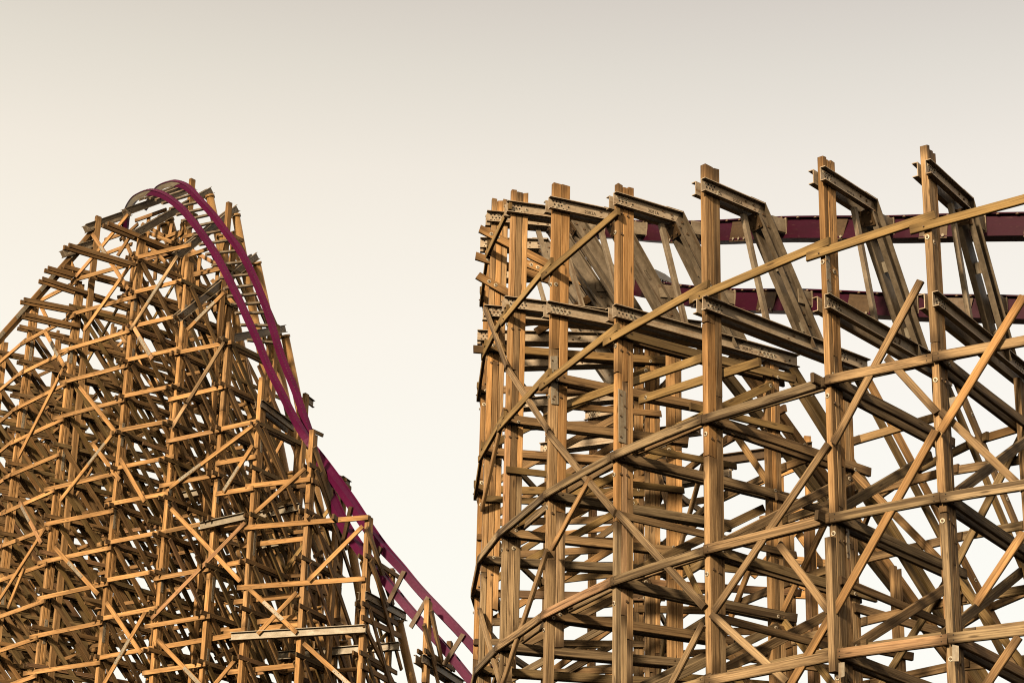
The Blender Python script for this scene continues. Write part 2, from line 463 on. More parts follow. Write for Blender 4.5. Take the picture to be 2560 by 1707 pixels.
    mb = MB(); mb.beam(tp(k, rb - .45, d['c1'] + .012), tp(k, rb + .02, d['c1'] + .012), .40, .02, Z, DKSTEEL, None, 0)
    for a_ in (-.3, -.15): mb.bolt(tp(k, rb + a_, d['c1'] + .022, .1), Z, .05, False)
    mb.build('cap_plate', turn)
    if not far:
        mb = MB(); ctr = tp(k, rb, d['c1']) - lup * .36 + la * .30
        mb.box(ctr, la, tv, lup, .36, .34, .03, BRONZE)
        for a_, b_ in ((-.1, .1), (-.1, -.1), (.1, .1), (.1, -.1)): mb.bolt(ctr + la * a_ + tv * b_ - lup * .02, -lup, .05, False)
        mb.build('tie_plate', turn)
        for fr in (.42, .86):
            mb = MB(); ctr = tp(k, rb, d['c1']) - lup * .12 + la * (L * fr)
            for e_ in (-1, 1):
                mb.box(ctr + la * (.1 * e_), la, lup, tv, .03, .20, .14, PLATE); mb.box(ctr + lup * (.1 * e_), lup, la, tv, .03, .22, .14, PLATE)
            mb.build('cleat', turn)
        mb = MB(); mb.beam(tp(k, 1.30, d['c1'] - .36, -.02), tp(k, 2.02, d['c2'] - .02, -.02), .13, .10, tv, DKSTEEL, None, .004); mb.build('steel_strut', turn)
    # --- cross beams at each ledger level
    for i, lv in enumerate(LV[:-1]):
        if lv > d['c2'] - .5: continue
        we = .75 if lv < 17.5 else .3
        r1 = random.uniform(4.75, 5.15)
        mb = MB(); mb.beam(tp(k, .02, lv + random.uniform(-.03, .03), SIDE + .05), tp(k, r1, lv + random.uniform(-.04, .04), SIDE + .05), .215, .085, tv, WOOD, bt_(we, random.uniform(.0, .5)), .012, .02)
        for rr in (.14, .3, ri + .12, ri + .28): mb.bolt(tp(k, rr, lv + random.choice((-.05, .05)), SIDE + .094), tv, .04, random.random() < .4)
        mb.build('cross_beam', turn)
        if k in 'ABCDEFG':
            r0 = -.36 if (k, i) in (('A', 1), ('F', 3), ('F', 4)) else .02
            mb = MB(); mb.beam(tp(k, r0, lv + .02, -SIDE - .05), tp(k, random.uniform(4.7, 5.1), lv, -SIDE - .05), .215, .085, tv, WOOD, bt_(we, random.uniform(.0, .45)), .012)
            mb.build('cross_beam', turn)
        if k in 'WXYZABCDEF' and lv - 1.35 > 5 and random.random() < .6:      # light beams half way between levels
            zz = lv - 1.38 + random.uniform(-.15, .15)
            mb = MB(); a_ = random.choice((.02, 2.0)); mb.beam(tp(k, a_, zz, SIDE + .05), tp(k, random.choice((4.7, 5.0)), zz + random.uniform(-.05, .05), SIDE + .05), .17, .07, tv, WOOD, bt_(we - .2, random.uniform(.2, .55)), .010)
            mb.build('cross_beam', turn)
        if i < len(LV) - 2:                                            # bent diagonals rising inwards
            if k not in 'TU':
                s_ = -1 if (i + ord(k)) % 2 else 1
                mb = MB(); mb.beam(tp(k, .25, LV[i + 1] + .18, s_ * (SIDE + .14)), tp(k, 4.35, lv - .30, s_ * (SIDE + .14)), .20, .085, tv, WOOD, bt_(we, random.uniform(.15, .6)), .012)
                for rr, zz in ((.3, LV[i + 1] + .2), (4.25, lv - .36)): mb.bolt(tp(k, rr, zz, s_ * (SIDE + .185)), tv * s_, .045)
                mb.build('diagonal_brace', turn)
    # --- inner raker
    if k in 'VWXYZA': continue
    zt = d['c2'] - .34
    mb = MB(); rk = lambda z: 5.05 + (zt - z) / 1.17
    for o_, tt in ((SIDE + .05, .09), (-SIDE - .05, .09)):
        mb.beam(tp(k, rk(zt), zt, o_), tp(k, rk(9.0), 9.0, o_), .20, tt, tv, WOOD, bt_(.35, random.uniform(.3, .7)), .012)
    for zz in (zt - .6, zt - 2.2, zt - 4.2): mb.bolt(tp(k, rk(zz), zz, SIDE + .096), tv, .045)
    mb.build('raker', turn)

# splice plates on posts (measured on the photograph)
def splice(k, x0, y0, x1, y1, r_, parent=turn):
    p0, p1 = tbent(k, x0, y0, SIDE + .012), tbent(k, x1, y1, SIDE + .012)
    tv = Vector((TB[k]['t'].x, TB[k]['t'].y, 0)); mb = MB()
    mb.beam(p0, p1, r_, .014, tv, PLATE, None, .003)
    L = (p1 - p0).length; n = max(3, int(L / .22)); a = (p1 - p0) / L; sd = tv.cross(a)
    for i in range(n): mb.bolt(p0 + a * (L * (i + .5) / n) + sd * (.055 if i % 2 else -.055) + tv * .008, tv, .035, False)
    mb.build('splice_plate', parent)
splice('C', 1385, 890, 1387, 1010, .19); splice('D', 1555, 975, 1556, 1106, .20); splice('F', 2069, 640, 2074, 740, .16)
splice('F', 2118, 1318, 2122, 1395, .12)

# --- ledgers of the outer face
ks = TORD
for i in range(len(ks) - 1):
    k0, k1 = ks[i], ks[i + 1]
    for li, lv in enumerate(LV[:-1]):
        if lv > min(TB[k0]['c1'], TB[k1]['c1']) + (.1 if k0 != 'D' else -.1): continue
        yellow = lv > 17.5
        off = .055
        a = tp(k0, -off, lv); b = tp(k1, -off, lv); e = (b - a).normalized(); n = e.cross(Z)
        if k0 in 'TUV' and li % 2: continue
        if yellow:                       # lapped boards: the near end rides up, the far end ducks under the next one
            p0 = a - e * .34 + Z * -.11; p1 = b + e * .22 + Z * .10
            o_ = n * 0
            mb = MB(); mb.beam(p0, p1, .19, .085, n, WOOD, (random.uniform(.5, .75), random.uniform(.05, .2), .9, 1), .010)
            mb.bolt(p0 + e * .3 - Z * .0 + n * .05 * (1 if n.dot(a) < 0 else -1), n * (1 if n.dot(a) < 0 else -1), .03, False)
        else:
            mb = MB(); mb.beam(a + e * .004 + Z * random.uniform(-.02, .02), b - e * .004 + Z * random.uniform(-.02, .02), .205, .11, n, WOOD, bt_(.85, random.uniform(.5, .9)), .016, .012)
            nn = n * (1 if n.dot(a) < 0 else -1)
            for ff in (.12, e.length * (b - a).length - .12):
                for dz in (.05, -.05): mb.disc(a + e * ff + Z * dz + nn * .056, nn, .014, HOLE, .002, 7)
        mb.build('ledger', turn, prio=10)
for i in range(3, len(ks) - 1):
    k0, k1 = ks[i], ks[i + 1]
    for lv in LV[3:-1]:
        a = tp(k0, .52, lv + .22); b = tp(k1, .52, lv + .22 + random.uniform(-.05, .05)); e = (b - a).normalized()
        mb = MB(); mb.beam(a - e * random.uniform(.1, .4), b + e * random.uniform(.1, .5), .20, .085, e.cross(Z), WOOD, bt_(.8, random.uniform(.2, .6)), .012)
        nn = e.cross(Z); nn = nn if nn.dot(a) < 0 else -nn
        for dz in (.05, -.05): mb.bolt(b - e * .2 + Z * dz + nn * .045, nn, .035, False)
        mb.build('ledger', turn)
# inner ring ledgers (inner posts and rakers)
for i in range(0, len(ks) - 1):
    k0, k1 = ks[i], ks[i + 1]
    for lv in (21.6, 18.6, 17.2, 15.9, 14.4, 13.0, 11.6, 10.2, 8.8, 7.4):
        if k0 in 'VW' and lv in (17.2, 14.4, 11.6): continue
        if lv > min(TB[k0]['c2'], TB[k1]['c2']) - .9: continue
        a = tp(k0, 4.72, lv); b = tp(k1, 4.72, lv + random.uniform(-.05, .05)); e = (b - a).normalized()
        mb = MB(); mb.beam(a - e * .25, b + e * .25, .19, .085, e.cross(Z), WOOD, bt_(.6, random.uniform(.2, .6)), .012); mb.build('ledger', turn)
    for lv in (17.0, 14.2, 11.4):
        r0 = 5.05 + (TB[k0]['c2'] - .34 - lv) / 1.17 + .14; r1 = 5.05 + (TB[k1]['c2'] - .34 - lv) / 1.17 + .14
        if k0 in 'VWXYZAB' : continue
        a = tp(k0, r0, lv); b = tp(k1, r1, lv); e = (b - a).normalized()
        mb = MB(); mb.beam(a - e * .3, b + e * .35, .19, .085, e.cross(Z), WOOD, bt_(.35, random.uniform(.2, .5)), .012)
        mb.bolt(a - e * .15 + Z * .03, -e.cross(Z), .05); mb.build('ledger', turn)
# a further row of lower posts inside the turn, with bracing between the inner rows
for k in 'XYZABCDE':
    d = TB[k]; tv = Vector((d['t'].x, d['t'].y, 0)); zt = d['c2'] - random.uniform(4.2, 5.5)
    post_mesh(MB(), k, 8.0, zt, weath_low=.4, depth=.28).build('post', turn)
    for lv in LV[3:-1]:
        if lv < zt - .3:
            mb = MB(); mb.beam(tp(k, 4.4, lv - .35, SIDE + .05), tp(k, random.uniform(8.3, 8.7), lv - .35, SIDE + .05), .20, .085, tv, WOOD, bt_(.4, random.uniform(.1, .6)), .012); mb.build('cross_beam', turn)
for i in range(2, len(ks) - 3):
    k0, k1 = ks[i], ks[i + 1]; fl = i % 2
    for za, zb in zip(LV[2:], LV[3:-1]):
        if za > TB[k0]['c2'] - .8: continue
        a = tp(k0, 4.6, za if fl else zb); b = tp(k1, 4.6, zb if fl else za)
        mb = MB(); mb.beam(a, b, .165, .08, (b - a).normalized().cross(Z).normalized(), WOOD, bt_(.35, random.uniform(.2, .7)), .012); mb.build('diagonal_brace', turn); fl = not fl
# boards on the inner face of the outer row
for (x0, y0, x1, y1) in [(1362, 1030, 1757, 895), (1600, 1000, 1900, 905)]:
    p0, n = tface(x0, y0, -.46); p1, _ = tface(x1, y1, -.46)
    mb = MB(); mb.beam(p0, p1, .20, .085, n, WOOD, (.6, .15, .9, 1), .01); mb.bolt(p0 + (p1 - p0).normalized() * .25 + n * .05, n, .045); mb.build('ledger', turn)

# --- diagonal braces on the outer face (photo end points on the face plane)
FB = [  # x0,y0,x1,y1, width, weath, off, rnd
    (2302, 702, 2084, 1108, .16, .6, .045, .3), (2071, 1110, 1786, 1527, .16, .7, .06, .3), (1757, 1560, 1668, 1730, .16, .8, .05, .3),
    (2560, 740, 2352, 1078, .17, .0, .20, .4), (2340, 1076, 2086, 1530, .17, .15, .06, .4), (2080, 1536, 1960, 1740, .18, .1, .06, .4),
    (2217, 894, 2343, 1032, .155, .7, .05, .3), (2352, 1028, 2558, 1222, .155, .7, .05, .3),
    (1213, 770, 1268, 918, .155, .8, .10, .3), (1268, 920, 1372, 1078, .155, .8, .05, .3), (1372, 1084, 1538, 1282, .155, .8, .05, .3),
    (1545, 1282, 1762, 1518, .155, .85, .05, .3), (1780, 1535, 1968, 1704, .155, .85, .05, .3),
    (1476, 1195, 1380, 1372, .155, .3, .05, .3), (1368, 1374, 1254, 1716, .155, .6, .05, .3), (1262, 1020, 1204, 1275, .15, .3, .05, .2),
    (1199, 1525, 1252, 1712, .15, .8, .05, .3), (1948, 1360, 2074, 1529, .155, .7, -.15, .3),
    (2560, 1330, 2440, 1510, .16, .2, .06, .3), (2548, 1590, 2460, 1720, .16, .4, .06, .3),
]
for (x0, y0, x1, y1, w, we, off, rn) in FB:
    p0, n0 = tface(x0, y0, off); p1, n1 = tface(x1, y1, off)
    mb = MB(); mb.beam(p0, p1, w, .085, (n0 + n1).normalized(), WOOD, (random.uniform(.35, .6) if we < .2 else random.uniform(.45, .8), we, rn, 1), .014)
    mb.build('diagonal_brace', turn, prio=10)
# orange braces of the far-left bents
for (k, x0, y0, x1, y1, t_) in [('A', 1199, 572, 1372, 662, .16), ('A', 1189, 640, 1372, 700, -.18), ('A', 1194, 689, 1276, 736, .16), ('Z', 1416, 690, 1512, 730, .2), ('Z', 1300, 652, 1420, 700, .2), ('Z', 1340, 830, 1500, 730, .2)]:
    p0, p1 = tbent(k, x0, y0, t_), tbent(k, x1, y1, t_); tv = Vector((TB[k]['t'].x, TB[k]['t'].y, 0)); a = (p1 - p0).normalized()
    mb = MB(); mb.beam(p0, p1, .22, .09, tv, WOOD, (random.uniform(.4, .65), .0, .35, 1), .01)
    for s_ in (.35, .55): mb.bolt(p0 + a * s_ + tv * .05, tv, .05)
    mb.build('diagonal_brace', turn, prio=10)
# angle bracket and straps
p, n = tface(2392, 1003, .16); mb = MB(); mb.box(p, Vector((TB['G']['t'].x, TB['G']['t'].y, 0)), Z, n, .30, .2, .015, PLATE)
for dx, dz in ((.07, .05), (.0, -.06)): mb.bolt(p + Vector((TB['G']['t'].x, TB['G']['t'].y, 0)) * dx + Z * dz + n * .01, n, .04)
mb.build('angle_bracket', turn)
for (x, y0, y1) in [(2104, 1655, 1692), (2389, 1612, 1652)]:
    p0, n = tface(x, y0, .118); p1, _ = tface(x, y1, .118); mb = MB(); mb.beam(p0, p1, .13, .012, n, PLATE, None, .002); mb.build('strap', turn)

settle(turn)
# ------------------------------------------------------------------ the purple track on the turn
ttrack = thing('coaster_track', 'purple steel box rails with painted-in shade of the banked turn behind the steel arms at right', 'coaster track', Vector((9, 45, 18)))
def bezier_pts(pts, sub=6):
    out = []
    n = len(pts)
    for i in range(n - 1):
        p0, p1, p2, p3 = pts[max(i - 1, 0)], pts[i], pts[i + 1], pts[min(i + 2, n - 1)]
        for j in range(sub):
            t = j / sub
            out.append(.5 * ((2 * p1) + (p2 - p0) * t + (2 * p0 - 5 * p1 + 4 * p2 - p3) * t * t + (3 * p1 - p0 - 3 * p2 + p3) * t ** 3))
    out.append(pts[-1]); return out
RZ = {'D': .10, 'C': .02, 'E': .03, 'G': .06}
RBEND = {'G': .22, 'H': .3, 'I': .3, 'F': .12}
up_c = [tp(k, 2.72 + RBEND.get(k, 0), TB[k]['c1'] - .33 + RZ.get(k, 0)) for k in RORD]
lo_c = [tp(k, 3.52 + RBEND.get(k, 0) * 1.5, TB[k]['c1'] - 1.90 + RZ.get(k, 0)) for k in RORD]
for nm, cpts in (('upper', up_c), ('lower', lo_c)):
    pts = bezier_pts(cpts, 6); mb = MB(); rings = []; rings2 = []
    for i, p in enumerate(pts):
        tg = (pts[min(i + 1, len(pts) - 1)] - pts[max(i - 1, 0)]).normalized()
        inn = Z.cross(tg).normalized()
        if inn.dot(CC - V2(p.x, p.y)) < 0: inn = -inn
        upd = (Z * .98 + inn * .14).normalized()
        sec = [(-.17, -.27), (.17, -.27), (.17, .20), (.13, .20), (.13, .265), (.22, .265), (.22, .30), (-.22, .30), (-.22, .265), (-.13, .265), (-.13, .20), (-.17, .20)]
        rings.append([p + inn * a + upd * b for a, b in sec])
    mb.sweep(rings, SHADEPURPLE, (.5, 0, .5, 1))
    for i in range(6, len(pts) - 1):
        tg = (pts[i + 1] - pts[i - 1]).normalized(); inn = Z.cross(tg).normalized()
        if inn.dot(CC - V2(pts[i].x, pts[i].y)) < 0: inn = -inn
        mb.bolt(pts[i] - inn * .18 + Z * .262, -Z, .06, False)
    rail = mb.build('rail', ttrack, 'purple %s rail with painted-in shade and a bolted top flange' % nm)
    # bolted splice plates on the web and flange bolts
    L = 0; last = pts[0]; nxt = 1.0
    sm = MB(); acc = []
    for i, p in enumerate(pts[1:], 1):
        L += (p - last).length; last = p; acc.append((L, p, i))
    kk = [RORD.index(c) * 6 + 3 for c in 'CDEFGH']
    for i in kk:
        p = pts[i]; tg = (pts[i + 1] - pts[i - 1]).normalized(); inn = Z.cross(tg).normalized()
        if inn.dot(CC - V2(p.x, p.y)) < 0: inn = -inn
        upd = (Z * .98 + inn * .14).normalized(); sm = MB(); w = p - inn * .182
        sm.box(w - upd * .05, tg, upd, inn, .62, .48, .022, BRONZE)
        for j in range(3):
            for h_ in (.14, -.24): sm.disc(w - inn * .012 + tg * (-.2 + .2 * j) + upd * h_, -inn, .035, PLATE if h_ < 0 else SHADEPURPLE, .006, 8)  # pale lower discs stand in for bright sky showing through slots
        sm.build('splice_plate', rail)
    for i in range(0):
        p = pts[i]; tg = (pts[i + 1] - pts[i - 1]).normalized(); inn = Z.cross(tg).normalized()
        if inn.dot(CC - V2(p.x, p.y)) < 0: inn = -inn
        bm_.bolt(p - inn * .18 + Z * .262, -Z, .06, False)
top_ = [(1598, 668), (1618, 669), (1640, 674), (1663, 685), (1690, 705)]; bot_ = [(1600, 690), (1622, 690), (1648, 695), (1672, 704), (1697, 716)]  # curl of the far rail, not a splice; pale colour paints its sky glare
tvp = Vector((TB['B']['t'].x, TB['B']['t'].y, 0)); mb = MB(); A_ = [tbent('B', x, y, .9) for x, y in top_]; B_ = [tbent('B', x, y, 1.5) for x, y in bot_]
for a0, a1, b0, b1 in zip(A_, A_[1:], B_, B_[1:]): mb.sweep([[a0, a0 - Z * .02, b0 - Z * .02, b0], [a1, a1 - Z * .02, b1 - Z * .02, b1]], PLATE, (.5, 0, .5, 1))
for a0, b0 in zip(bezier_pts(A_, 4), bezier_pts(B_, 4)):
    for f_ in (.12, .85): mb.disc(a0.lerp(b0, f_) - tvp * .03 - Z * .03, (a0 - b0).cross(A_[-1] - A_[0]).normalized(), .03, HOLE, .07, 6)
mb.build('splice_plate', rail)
# brackets from legs to rails
for k in RORD:
    i = RORD.index(k); d = TB[k]; nv = Vector((d['n'].x, d['n'].y, 0)); tv = Vector((d['t'].x, d['t'].y, 0))
    for c in (up_c[i], lo_c[i]):
        mb = MB(); a = c - nv * .62 - Z * .05; b = c - nv * .17
        for o_ in (-.12, .12): mb.beam(a + tv * o_, b + tv * o_, .34, .03, tv, DKSTEEL, None, .003)
        mb.beam(b + Z * .2, b - Z * .2, .3, .04, nv, DKSTEEL, None, .003)
        mb.build('rail_bracket', ttrack)
#==PART3==
# ------------------------------------------------------------------ LEFT: the curved hill
HB = dict(
    x=(-35.2, 132.8, 65), y=(-33.2, 128.6, 64), z=(-31.0, 124.6, 62), a=(-28.51, 120.81, 60), b=(-25.24, 117.43, 53), c=(-21.48, 115.16, 42), d=(-18.35, 113.57, 37),
    m=(-15.6, 112.25, 35), e=(-13.47, 111.19, 33), f=(-10.50, 110.45, 27), g=(-7.28, 109.71, 22), h=(-4.0, 109.07, 20))
HORD = 'xyzabcdmefgh'
for k, (x, y, an) in list(HB.items()):
    n = V2(sin(radians(an)), cos(radians(an))); HB[k] = dict(P=V2(x, y), n=n, t=V2(n.y, -n.x))
def hp(k, r, z, t=0.0):
    d = HB[k]; q = d['P'] + d['n'] * r + d['t'] * t
    return Vector((q.x, q.y, z))
def hbent(k, x, y, t=0.0):
    d = HB[k]; r = ray(x, y); s = (d['P'].dot(d['t']) + t) / (r.x * d['t'].x + r.y * d['t'].y)
    return r * s
def hface(x, y, r_=0.0):
    """sight line against the vertical surface r_ metres behind the front posts (ends run on straight)"""
    r = ray(x, y); best = None; N = len(HORD) - 1
    for i in range(N):
        k0, k1 = HORD[i], HORD[i + 1]
        a = HB[k0]['P'] + HB[k0]['n'] * r_; b = HB[k1]['P'] + HB[k1]['n'] * r_
        e = b - a; den = r.x * e.y - r.y * e.x
        if abs(den) < 1e-9: continue
        s = (a.x * e.y - a.y * e.x) / den; p = r * s; f = ((p - a).x * e.x + (p - a).y * e.y) / e.length_squared
        lo, hi = (-9 if i == 0 else -1e-6), (9 if i == N - 1 else 1 + 1e-6)
        if s > 0 and lo <= f <= hi and (best is None or s < best[0]): best = (s, p, V2(-e.y, e.x).normalized())
    return best[1], best[2]

hill = thing('timber_trestle', 'tall curved hill of crisscross timber at left, under the purple track crest', 'trestle', Vector((-16, 113, GROUND_Z)))
HPW, HPR = .27, .50
TOPS = dict(x={0: 47.8, 3.4: 49.2, 6.8: 50.2}, y={0: 49.4, 3.4: 50.6, 6.8: 51.6}, z={0: 50.7, 3.4: 52.0, 6.8: 53.2},
    a={0: 51.6, 3.4: 52.4, 6.8: 54.6, 10.2: 50}, b={0: 51.6, 3.4: 54.4, 6.8: 54.8, 10.2: 47}, c={0: 53.9, 3.4: 56.6, 6.4: 54.0, 9.6: 46},
    d={0: 51.2, 3.4: 54.4, 6.8: 44.5}, m={0: 47.0, 3.4: 47.4, 6.4: 40}, e={0: 43.4, 3.4: 43.0, 6.2: 35}, f={0: 40.2, 3.4: 38.5, 5.6: 33.0}, g={0: 35.3, 3.2: 33.4}, h={0: 30.7, 3.2: 29.4})
STEPZ = {k: (2.1, 45.7) for k in 'xyzabcd'}; STEPZ.update({k: (2.55, 45.9) for k in 'mefgh'})
def levels(k, ztop):
    st, z0 = STEPZ[k]; z = z0 + st * 6; out = []
    while z > 22:
        if z < ztop - .25: out.append(z)
        z -= st
    return out
def hpost(k, r, top, first):
    mb = MB(); tv = Vector((HB[k]['t'].x, HB[k]['t'].y, 0)); w = 1.0 if first else .72
    n = 3 if first and k in 'abcd' else 2
    for i in range(n):
        ra, rb = r + HPR * w * i / n + .01, r + HPR * w * (i + 1) / n - .01
        z = top - (random.uniform(0, .25) if i else 0); zs = [z]
        while zs[-1] > 24: zs.append(zs[-1] - random.uniform(4, 7))
        zs.append(GROUND_Z - .05)
        for za, zb in zip(zs, zs[1:]):
            mb.beam(hp(k, (ra + rb) / 2, za, random.uniform(-.01, .01)), hp(k, (ra + rb) / 2, zb + .02), rb - ra, HPW * (1 if first else .9), tv, WOOD, bt_(.05, random.uniform(.6, 1.0) if first else random.uniform(.25, .6), random.uniform(.05, .6)), ch=.015)  # posts behind the front get a lower tone: interior shade put into colour
    return mb.build('post', hill)
PLATES = []
for k in HORD:
    for r, top in TOPS[k].items():
        po = hpost(k, r, top, r == 0)
        if r == 0 and k in 'abcdmefg':
            zz = top - random.uniform(2.5, 4)
            tv = Vector((HB[k]['t'].x, HB[k]['t'].y, 0))
            while zz > 28:
                if random.random() < .75:
                    mb = MB(); s_ = HPW / 2 + .012; rr = random.choice((.12, .3))
                    mb.beam(hp(k, rr, zz, s_), hp(k, rr, zz - 1.35, s_), .17, .016, tv, PLATE, None, .003)
                    for j in range(6): mb.disc(hp(k, rr + random.choice((-.045, .045)), zz - .12 - .22 * j, s_ + .008), tv, .024, HOLE, .002, 6)
                    mb.build('splice_plate', po)
                zz -= random.uniform(3.5, 6.5)

# which members become single parts: those nearest to the front; the rest of each kind is one mesh
REST = {n: MB() for n in ('ledger', 'cross_beam', 'diagonal_brace')}
CNT = dict(ledger=0, cross_beam=0, diagonal_brace=0)
def member(kind, p0, p1, w, t, n, bt, single, extra=None):
    if single and CNT[kind] < 98:
        CNT[kind] += 1; mb = MB(); mb.beam(p0, p1, w, t, n, WOOD, bt, .012)
        if extra: extra(mb)
        return mb.build(kind, hill)
    REST[kind].beam(p0, p1, w, t, n, WOOD, bt, .012)

# hand measured braces, boards on the front face  (photo px)
FACE_BR = [(199, 966, 289, 1080), (112, 827, 161, 917), (158, 922, 46, 1143), (283, 1083, 150, 1252), (113, 1320, -10, 1513), (300, 1146, 362, 1254), (564, 849, 468, 1007), (466, 1010, 428, 1072),
    (632, 1064, 425, 1219), (632, 1113, 558, 1230), (330, 810, 381, 898), (49, 1254, 104, 1358), (136, 1367, 246, 1485), (266, 1505, 353, 1633), (364, 1529, 251, 1725), (428, 1271, 601, 1453), (613, 1306, 379, 1546),
    (393, 1598, 515, 1725), (587, 1650, 525, 1725), (763, 1170, 638, 1281), (630, 1066, 540, 1134), (907, 1315, 771, 1451), (742, 1480, 644, 1584), (623, 1471, 742, 1581), (759, 1607, 890, 1725), (327, 661, 210, 827), (444, 640, 327, 825),
    (327, 588, 294, 640), (561, 732, 468, 825), (231, 585, 321, 724), (174, 648, 190, 689), (321, 536, 240, 634), (238, 636, 190, 692), (60, 1420, 20, 1520), (232, 1110, 300, 1200), (90, 740, 125, 812)]
for i, (x0, y0, x1, y1) in enumerate(FACE_BR):
    off = -.22 - .02 * (i % 3)
    p0, n0 = hface(x0, y0, off); p1, n1 = hface(x1, y1, off); n = (n0 + n1).normalized()
    if n.dot(p0) > 0: n = -n
    mid = (p0 + p1) / 2; a = (p1 - p0).normalized()
    grey = i in (6, 7, 26)
    def plate(mb, mid=mid, a=a, n=n, L=(p1 - p0).length):
        if L > 2.2 and random.random() < .6:
            c = mid + a * random.uniform(-.3, .3) * L + n * .065
            mb.beam(c - a * .75, c + a * .75, .19, .014, n, PLATE, None, .002)
            for j in range(7): mb.disc(c + a * (-.6 + .2 * j) + n.cross(a) * random.choice((-.05, .05)) + n * .007, n, .022, HOLE, .002, 6)
    member('diagonal_brace', p0, p1, .23, .10, n, (random.uniform(.55, 1), .7 if grey else .0, random.uniform(.0, .5), 1), True, plate)
# double timber along the left flank, its outriggers
for o_ in (0, 1):
    for (x0, y0, x1, y1) in [(232, 566, 186, 622), (184, 624, 112, 706), (112, 706, 52, 774), (52, 774, -14, 848)]:
        dx = 9 * o_ + 5
        p0, p1 = hbent('b', x0 + dx, y0 + dx * .4, -.3 - .15 * o_), hbent('b', x1 + dx, y1 + dx * .4, -.3 - .15 * o_)
        n = Vector((HB['b']['t'].x, HB['b']['t'].y, 0))
        a = (p1 - p0).normalized(); mb = MB(); mb.beam(p0, p1 + a * .1, .24, .14, n, WOOD, bt_(.1, random.uniform(.3, .7), .3), .012)
        if o_ == 0: 
            c = p1 + n * .09; mb.beam(c - a * .7, c + a * .7, .20, .016, n, PLATE, None, .002)
            for j in range(6): mb.disc(c + a * (-.55 + .22 * j) + n.cross(a) * random.choice((-.05, .05)) + n * .009, n, .024, HOLE, .002, 6)
        mb.build('raker', hill)
for (k, x0, y0, x1, y1) in [('b', 120, 670, 190, 690), ('b', 106, 697, 327, 768), ('b', 60, 749, 190, 774), ('b', 63, 786, 200, 816), ('c', 172, 613, 338, 662), ('c', 270, 559, 470, 640), ('b', 160, 666, 330, 712)]:
    p0, p1 = hbent(k, x0, y0, .2), hbent(k, x1, y1, .2)
    for tt in (.2, -.25):
        n = Vector((HB[k]['t'].x, HB[k]['t'].y, 0))
        member('cross_beam', p0 + n * (tt - .2), p1 + n * (tt - .2), .26, .12, n, bt_(.1, random.uniform(.1, .4), .3), True)
CREST = [(338, 552, 416, 524), (365, 580, 436, 608), (370, 609, 452, 579), (353, 638, 452, 609), (363, 602, 423, 666), (458, 593, 498, 583), (399, 538, 387, 700), (457, 549, 446, 700), (300, 600, 345, 560), (355, 560, 410, 590), (420, 610, 470, 570), (430, 560, 415, 640), (470, 640, 520, 622), (472, 622, 540, 660), (500, 640, 492, 740), (350, 668, 430, 640), (296, 566, 330, 640), (372, 540, 366, 640), (262, 600, 320, 580), (250, 640, 330, 610), (480, 690, 560, 670), (530, 700, 585, 760), (545, 660, 538, 780)]
for i, (x0, y0, x1, y1) in enumerate(CREST):
    p0, n = hface(x0, y0, 3.0 + .15 * (i % 4)); p1, _ = hface(x1, y1, 3.0 + .15 * (i % 4))
    member('ledger' if abs(y1 - y0) < abs(x1 - x0) * .6 else 'diagonal_brace', p0, p1, .23, .10, n, (random.uniform(.3, .8), .1, random.uniform(0, .5), 1), True)
LONG = [(614, 1216, 776, 1198), (540, 1235, 634, 1220), (538, 1076, 652, 1051), (612, 1319, 921, 1293), (593, 1469, 913, 1446), (540, 1159, 640, 1141), (522, 1420, 616, 1402), (600, 1365, 770, 1345),
        (560, 1580, 760, 1560), (570, 1680, 745, 1662), (373, 1622, 590, 1586), (520, 1330, 625, 1313), (640, 1555, 752, 1540), (585, 1505, 760, 1485)]
for i, (x0, y0, x1, y1) in enumerate(LONG):
    off = -.12 if i < 6 else .62
    p0, n = hface(x0, y0, off); p1, _ = hface(x1, y1, off)
    member('ledger', p0, p1, .27, .11, n, (random.uniform(.6, 1), .0, random.uniform(.1, .5), 1), True)
# ledgers between bents: front row, then the rows behind
rows = {0: -.11, 3.4: 3.25, 6.8: 6.65, 10.2: 10.05}
def rowtop(k, r):
    t = TOPS[k]; ks_ = min(t, key=lambda q: abs(q - r))
    return t[ks_] if abs(ks_ - r) < 1.3 else None
HSEQ = [('x', 'y'), ('y', 'z'), ('z', 'a'), ('a', 'b'), ('b', 'c'), ('c', 'd'), ('d', 'm'), ('m', 'e'), ('e', 'f'), ('f', 'g'), ('g', 'h')]
for r, off in rows.items():
    for k0, k1 in HSEQ:
        if r == 0 and (k0, k1) in (('e', 'f'), ('f', 'g'), ('g', 'h'), ('m', 'e')): continue
        t0, t1 = rowtop(k0, r), rowtop(k1, r)
        if t0 is None or t1 is None: continue
        for z in levels(k1 if k0 == 'd' else k0, min(t0, t1) + (1.2 if r == 0 else .6)):
            z -= {('a', 'b'): .8, ('b', 'c'): .45, ('y', 'z'): 1.1, ('x', 'y'): 1.2, ('z', 'a'): .9}.get((k0, k1), 0)
            if r == 0 and k0 == 'd': z -= .3
            if random.random() < (.06 if r == 0 else .45): continue
            a, b = hp(k0, off, z - .06 + random.uniform(-.1, .1)), hp(k1, off, z + .10 + random.uniform(-.06, .06)); e = (b - a).normalized()
            p0 = a - e * random.uniform(.2, .7); p1 = b + e * random.uniform(.15, .45)
            f = r == 0
            member('ledger', p0, p1, .25 if f else .21, .10, e.cross(Z), (random.uniform(.6, 1.05) if f else random.uniform(.1, .5), random.uniform(0, .15), random.uniform(.0, .6), 1), f and z < 54)  # back rows toned down, so the shade inside the hill sits in their colour
